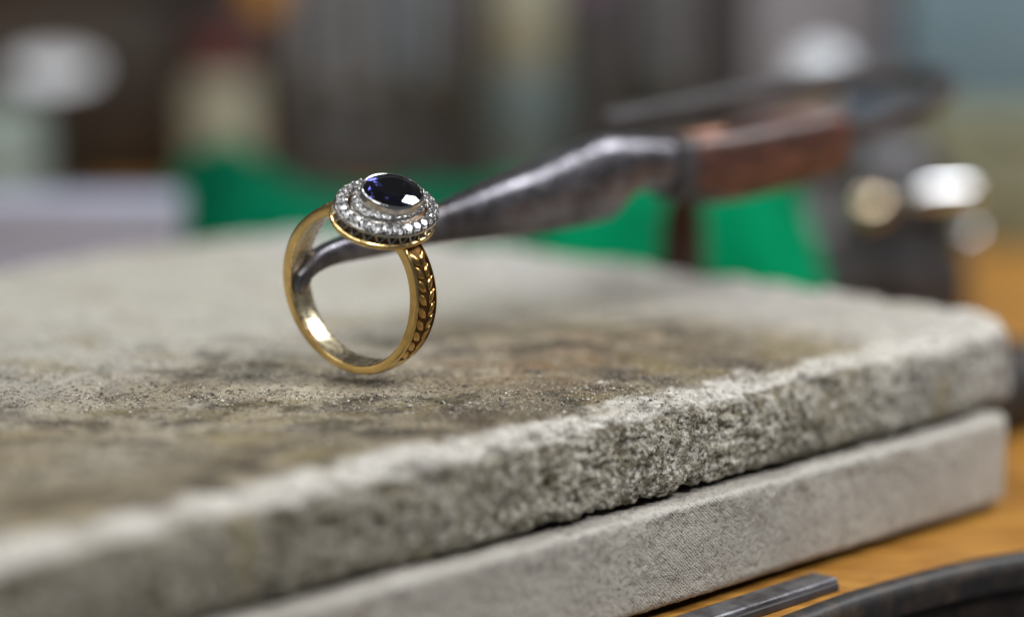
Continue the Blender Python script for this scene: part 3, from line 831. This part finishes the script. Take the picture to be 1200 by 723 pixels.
# crumpled green felt cloths
def cloth(name, loc, sx, sy, hfun, label, seed, rot=0):
    nx, ny = 60, 44
    X, Y = np.meshgrid(np.linspace(-1, 1, nx), np.linspace(-1, 1, ny), indexing='ij')
    P = np.stack([X.ravel() * sx / 2, Y.ravel() * sy / 2, np.full(X.size, seed * 3.1)], 1)
    edge_ = np.clip((1 - np.maximum(np.abs(X), np.abs(Y)).ravel()) / 0.22, 0, 1) ** 0.7
    h = hfun(X.ravel(), Y.ravel()) * edge_ * (1 + 0.17 * fbm(P, 14, 3)) + 0.6 + edge_ * np.abs(fbm(P + 5, 7, 2)) * 1.5
    P2 = np.column_stack([P[:, 0] + fbm(P + 40, 14, 2) * 3, P[:, 1] + fbm(P + 80, 14, 2) * 3, h])
    fs = []
    for i in range(nx - 1):
        for j in range(ny - 1):
            p = i * ny + j; fs.append((p, p + ny, p + ny + 1, p + 1))
    o = mesh_obj(name, P2, fs, M['green'] if seed == 5 else M['green_shaded'])
    sol = o.modifiers.new('thickness', 'SOLIDIFY'); sol.thickness = 0.0008; sol.offset = 1
    o.location = Vector(loc) * MM; o.rotation_euler = (0, 0, R(rot))
    tag(o, label, 'cloth', 'green felt cloths behind the board')
    return o
cloth('felt_cloth', (-55, 255, BZ), 60, 50, lambda x, y: 27 * np.exp(-((x + .28) / .50) ** 2) + 13 * np.exp(-((x - .55) / .5) ** 2), 'green felt cloth darkened as if in shade, heaped behind the board, left of the ring', 2)
cloth('felt_cloth', (30.5, 205, BZ), 58, 60, lambda x, y: 26 + 5 * x, 'bright green felt cloth bunched under the tweezers, right of the ring', 5)
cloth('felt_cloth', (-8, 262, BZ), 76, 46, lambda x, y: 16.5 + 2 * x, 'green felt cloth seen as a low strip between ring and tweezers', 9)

# bench vise, right
vi = empty('bench_vise', (80, 222, BZ)); 
tag(vi, 'small dark bench vise with shiny bar and round knobs at right behind the board', 'vise')
vs, fs = bev_box(-26, 11, -18, 16, 0, 12.5, 1.2); mesh_obj('base', vs, fs, M['darksteel'], vi, auto=50)
vs, fs = lathe([(0.9, 0), (0.9, 9.5)], 12); o = mesh_obj('brass_stem', [(v[0] - 8.4, v[2] - 12.5, v[1] + 22.0) for v in vs], fs, M['brass'], vi, auto=40); fix_normals(o)
vs, fs = lathe([(0.9, 0), (0.9, 20)], 12); o = mesh_obj('steel_stem', [(v[0] + 9.2, v[2] - 22.5, v[1] + 17.4) for v in vs], fs, M['dull'], vi, auto=40); fix_normals(o)
vs, fs = bev_box(-9.6, 4.5, -4, 16, 12.3, 34, 1.5); mesh_obj('fixed_jaw', vs, fs, M['dull'], vi, auto=50)
vs, fs = bev_box(4.6, 10, -4, 14, 12.3, 30, 1.5); mesh_obj('moving_jaw', vs, fs, M['darksteel'], vi, auto=50)
vs, fs = lathe([(0.9, -8), (1.6, -7.6), (1.85, -6), (2.08, -3.4), (2.2, 0), (2.08, 3.4), (1.85, 6), (1.6, 7.6), (0.9, 8)], 28, 'x'); rz_ = Matrix.Rotation(R(27.6), 3, 'Z'); vs = [tuple(rz_ @ Vector(v)) for v in vs]; o = mesh_obj('tommy_bar', shift(vs, (2.3, -38, 28.4)), fs, M['steel'], vi); fix_normals(o)
def ball(name, c, r, mat, par):
    vs, fs = lathe([(r * math.sin(math.pi * k / 14) + 1e-3, -r * math.cos(math.pi * k / 14)) for k in range(15)], 24)
    o = mesh_obj(name, shift(vs, c), fs, mat, par); fix_normals(o); return o
ball('brass_knob', (-8.4, -13, 22.0), 3.5, M['brass'], vi)
ball('steel_knob', (9.6, -23, 17.4), 3.0, M['greysteel'], vi)
vs, fs = lathe([(2.0, 0), (2.0, 33)], 16); vv = [(v[0] + 2.5, v[2] - 36, v[1] + 27.0) for v in vs]; o = mesh_obj('screw', vv, fs, M['dull'], vi, auto=40); fix_normals(o)

# olive tin and teal enamel box, right
def simple_box(name, x0, x1, y0, y1, h, mat, label, cat, lidm=None, lid=6.0, group=None, rot=0):
    e = empty(name, ((x0 + x1) / 2, (y0 + y1) / 2, BZ)); e.rotation_euler = (0, 0, R(rot))
    w, d = (x1 - x0) / 2, (y1 - y0) / 2
    vs, fs = bev_box(-w, w, -d, d, 0, h - lid, 1.0); mesh_obj('box_body', vs, fs, mat, e, auto=50)
    vs, fs = bev_box(-w - .5, w + .5, -d - .5, d + .5, h - lid - .2, h, 1.0); mesh_obj('lid', vs, fs, lidm or mat, e, auto=50)
    return tag(e, label, cat, group)
simple_box('tin', 99, 150, 302, 350, 31, M['olive'], 'olive green tin standing behind the vise at right edge', 'tin')
simple_box('enamel_box', 104, 200, 386, 440, 82, M['teal'], 'large teal grey box at top right of the background', 'box')
simple_box('card_box', 64, 102.5, 396, 440, 92, M['lavender_grey'], 'pale lavender box at top behind the white globe', 'box')
simple_box('plastic_box', 70.6, 77.0, 238, 262, 47, M['blue'], 'narrow slate blue box right beyond the brown grip', 'box', lid=3)

# white globe on a neck
gl = empty('glass_globe', (72.4, 306, BZ)); tag(gl, 'round white glass globe on a neck above the brown grip', 'globe')
vs, fs = lathe([(12, 0), (12.5, 1), (12.5, 4), (7, 6), (5, 10), (5, 32)], 28); mesh_obj('neck', vs, fs, M['dull'], gl, auto=40)
ball('globe', (0, 0, 40.0), 8.6, M['white'], gl)

# bottles and jars
def bottle(name, x, y, prof_body, mbody, prof_cap, mcap, label, cat='bottle'):
    e = empty(name, (x, y, BZ)); tag(e, label, cat)
    vs, fs = lathe(prof_body, 28); mesh_obj('bottle_body', vs, fs, mbody, e, auto=40)
    if prof_cap: vs, fs = lathe(prof_cap, 28); mesh_obj('cap', vs, fs, mcap, e, auto=40)
    return e
bottle('bottle', -78.3, 398, [(9, 0), (10, 1), (10, 30), (9, 33), (6.5, 34.5)], M['cream'], [(6.8, 34.3), (7.2, 35), (7.2, 46), (6.5, 46.8)], M['red'], 'cream bottle with dark red cap, left of and behind the ring')
bottle('bottle', 2.9, 400, [(10.5, 0), (11.2, 1), (11.2, 33), (9.5, 36.5)], M['tealbody'], [(9.2, 36.3), (9.7, 37), (9.7, 64), (9, 65)], M['cream'], 'grey teal bottle with tall cream cap in the middle of the background')
bottle('bottle', 20.5, 405, [(4.5, 0), (5, 1), (5, 52), (4, 54)], M['board'], [(4.3, 53.8), (4.6, 54.5), (4.6, 72), (4, 73)], M['purple'], 'slim dark bottle with dusky purple cap beside the cream cap')
bottle('jar', -140.0, 404, [(12.0, 0), (13.0, 1), (13.0, 22), (11, 26)], M['paleglass'], None, None, 'pale green glass jar at far left under the white dish', 'jar')
# white dish on a stand, left, added to stand in for a bright highlight
ds = empty('dish', (-125.0, 410, BZ)); tag(ds, 'glossy white oval dish added for the bright highlight at far left of the background', 'dish')
vs, fs = lathe([(0.5, 0.2), (9, 1.0), (13.2, 3.4), (13.9, 4.6), (13.2, 5.2), (9, 3.2), (0.5, 2.4)], 36)
rotm = Matrix.Rotation(R(66), 3, 'X')
vv = [tuple(rotm @ Vector((v[0], v[1] * 0.42, v[2] * 0.7)) * 0.84 + Vector((0, 0, 34.0))) for v in vs]
o = mesh_obj('plate', vv, fs, M['white'], ds, auto=60); fix_normals(o)
vs, fs = lathe([(9, 0), (9, 2), (2.2, 3), (1.8, 30)], 20); o = mesh_obj('stand', shift(vs, (0, 3, 0)), fs, M['brown'], ds, auto=40)

# drawer cabinet and tool board at the back
cb = empty('drawer_cabinet', (-165, 432, BZ)); tag(cb, 'dark brown wooden drawer cabinet at the back left', 'cabinet')
vs, fs = bev_box(-130, 72, 0, 60, 0, 160, 1.5); mesh_obj('carcass', vs, fs, M['brown'], cb, auto=50)
for i, (x0, x1) in enumerate(((-126, -62), (-60, 4), (6, 68))):
    for j in range(3):
        vs, fs = bev_box(x0, x1, -3, 0.5, 4 + j * 52, 52 + j * 52, 1.2); d_ = mesh_obj('drawer', vs, fs, M['brown'], cb, auto=50)
        vs, fs = lathe([(1.6, 0), (1.6, 3), (3.4, 5), (3.4, 7), (1.5, 8.5)], 16)
        o = mesh_obj('knob', [(v[0] + (x0 + x1) / 2, -3 - v[2], v[1] + 28 + j * 52) for v in vs], fs, M['brass'], d_, auto=40); fix_normals(o)
tb = empty('tool_board', (20, 445, BZ)); tag(tb, 'dark grey upright tool board across the middle of the background', 'board')
vs, fs = bev_box(-117, 230, 0, 12, 0, 170, 1.2); mesh_obj('panel', vs, fs, M['board'], tb, auto=50)
vs, fs = bev_box(-106, 38, -28, -10, 0, 18, 1.2); mesh_obj('rack', vs, fs, M['board'], tb, auto=50)
bottle('bottle', -67.5, 408, [(6.0, 0), (6.6, 1), (6.6, 48), (5.2, 51)], M['brown'], [(5.4, 50.8), (5.8, 51.5), (5.8, 66), (5.2, 67)], M['orange'], 'dark brown bottle with amber cap touching the top edge, beside the red cap')
# files and punches standing in the rack
ordn = ['first', 'second', 'third', 'fourth', 'fifth', 'sixth', 'seventh', 'eighth', 'ninth', 'tenth', 'eleventh', 'twelfth', 'thirteenth', 'fourteenth',
        'fifteenth', 'sixteenth', 'seventeenth', 'eighteenth', 'nineteenth', 'twentieth']
xs = [-63, -57.5, -51, -46, -39, -34, -27.5, -22, -16, -12.5, 27.5, 32, 36.5, 42.5, 47, 52, 56, 61]
kinds = ['brown', 'grey', 'board', 'bluegrey', 'board', 'grey', 'brown', 'board', 'darksteel', 'board', 'brown', 'grey', 'board', 'brown', 'darksteel', 'grey', 'board', 'darksteel']
blades = ['grey', 'bluegrey', 'grey', 'grey', 'bluegrey', 'bluegrey', 'bluegrey', 'grey', 'grey', 'dull', 'board', 'grey', 'dull', 'grey', 'bluegrey', 'grey', 'dull', 'grey']
for i, (x, k) in enumerate(zip(xs, kinds)):
    e = empty('file', (x * 0.93, 424 + (i % 3) * 3, BZ))
    hh = 31 + 5 * math.sin(i * 2.1)
    vs, fs = lathe([(2.6, 2), (3.0, 4), (3.2, 14), (2.5, 24), (2.6, hh - 8), (3.2, hh - 4), (3.3, hh), (2.0, hh + 1.0)], 16); mesh_obj('handle', vs, fs, M[k], e, auto=40)
    vs, fs = lathe([(2.2, hh + .8), (2.4, hh + 32), (1.2, hh + 50)], 12); mesh_obj('blade', vs, fs, M[blades[i]], e, auto=40)
    vs, fs = lathe([(2.9, hh - 7), (3.55, hh - 6.6), (3.6, hh - 1.0), (3.0, hh - .4)], 16); mesh_obj('ferrule', vs, fs, M['steel'] if i % 2 else M['greysteel'], e, auto=40)
    tag(e, f'{ordn[i]} upright file from the left in the row before the tool board', 'file', 'files standing before the tool board')

# dark leather roll and far wood on the right
lr = empty('leather_roll', (95, 118, BZ)); lr.rotation_euler = (0, 0, R(47))
tag(lr, 'black leather roll lying on the bench right of the boards', 'leather roll')
vs, fs = lathe([(3, -46), (6.4, -45.4), (7.0, -44), (6.7, -20), (7.1, 0), (6.6, 22), (7.0, 44), (6.4, 45.4), (3, 46)], 24, 'x')
o = mesh_obj('roll', shift(vs, (0, 0, 6.6)), fs, M['black'], lr, auto=50); fix_normals(o)
for s_ in (-24, 24):
    vs, fs = lathe([(6.2, s_ - 3), (7.6, s_ - 2.8), (7.6, s_ + 2.8), (6.2, s_ + 3)], 24, 'x'); o = mesh_obj('strap', shift(vs, (0, 0, 6.9)), fs, M['edge'], lr, auto=50); fix_normals(o)
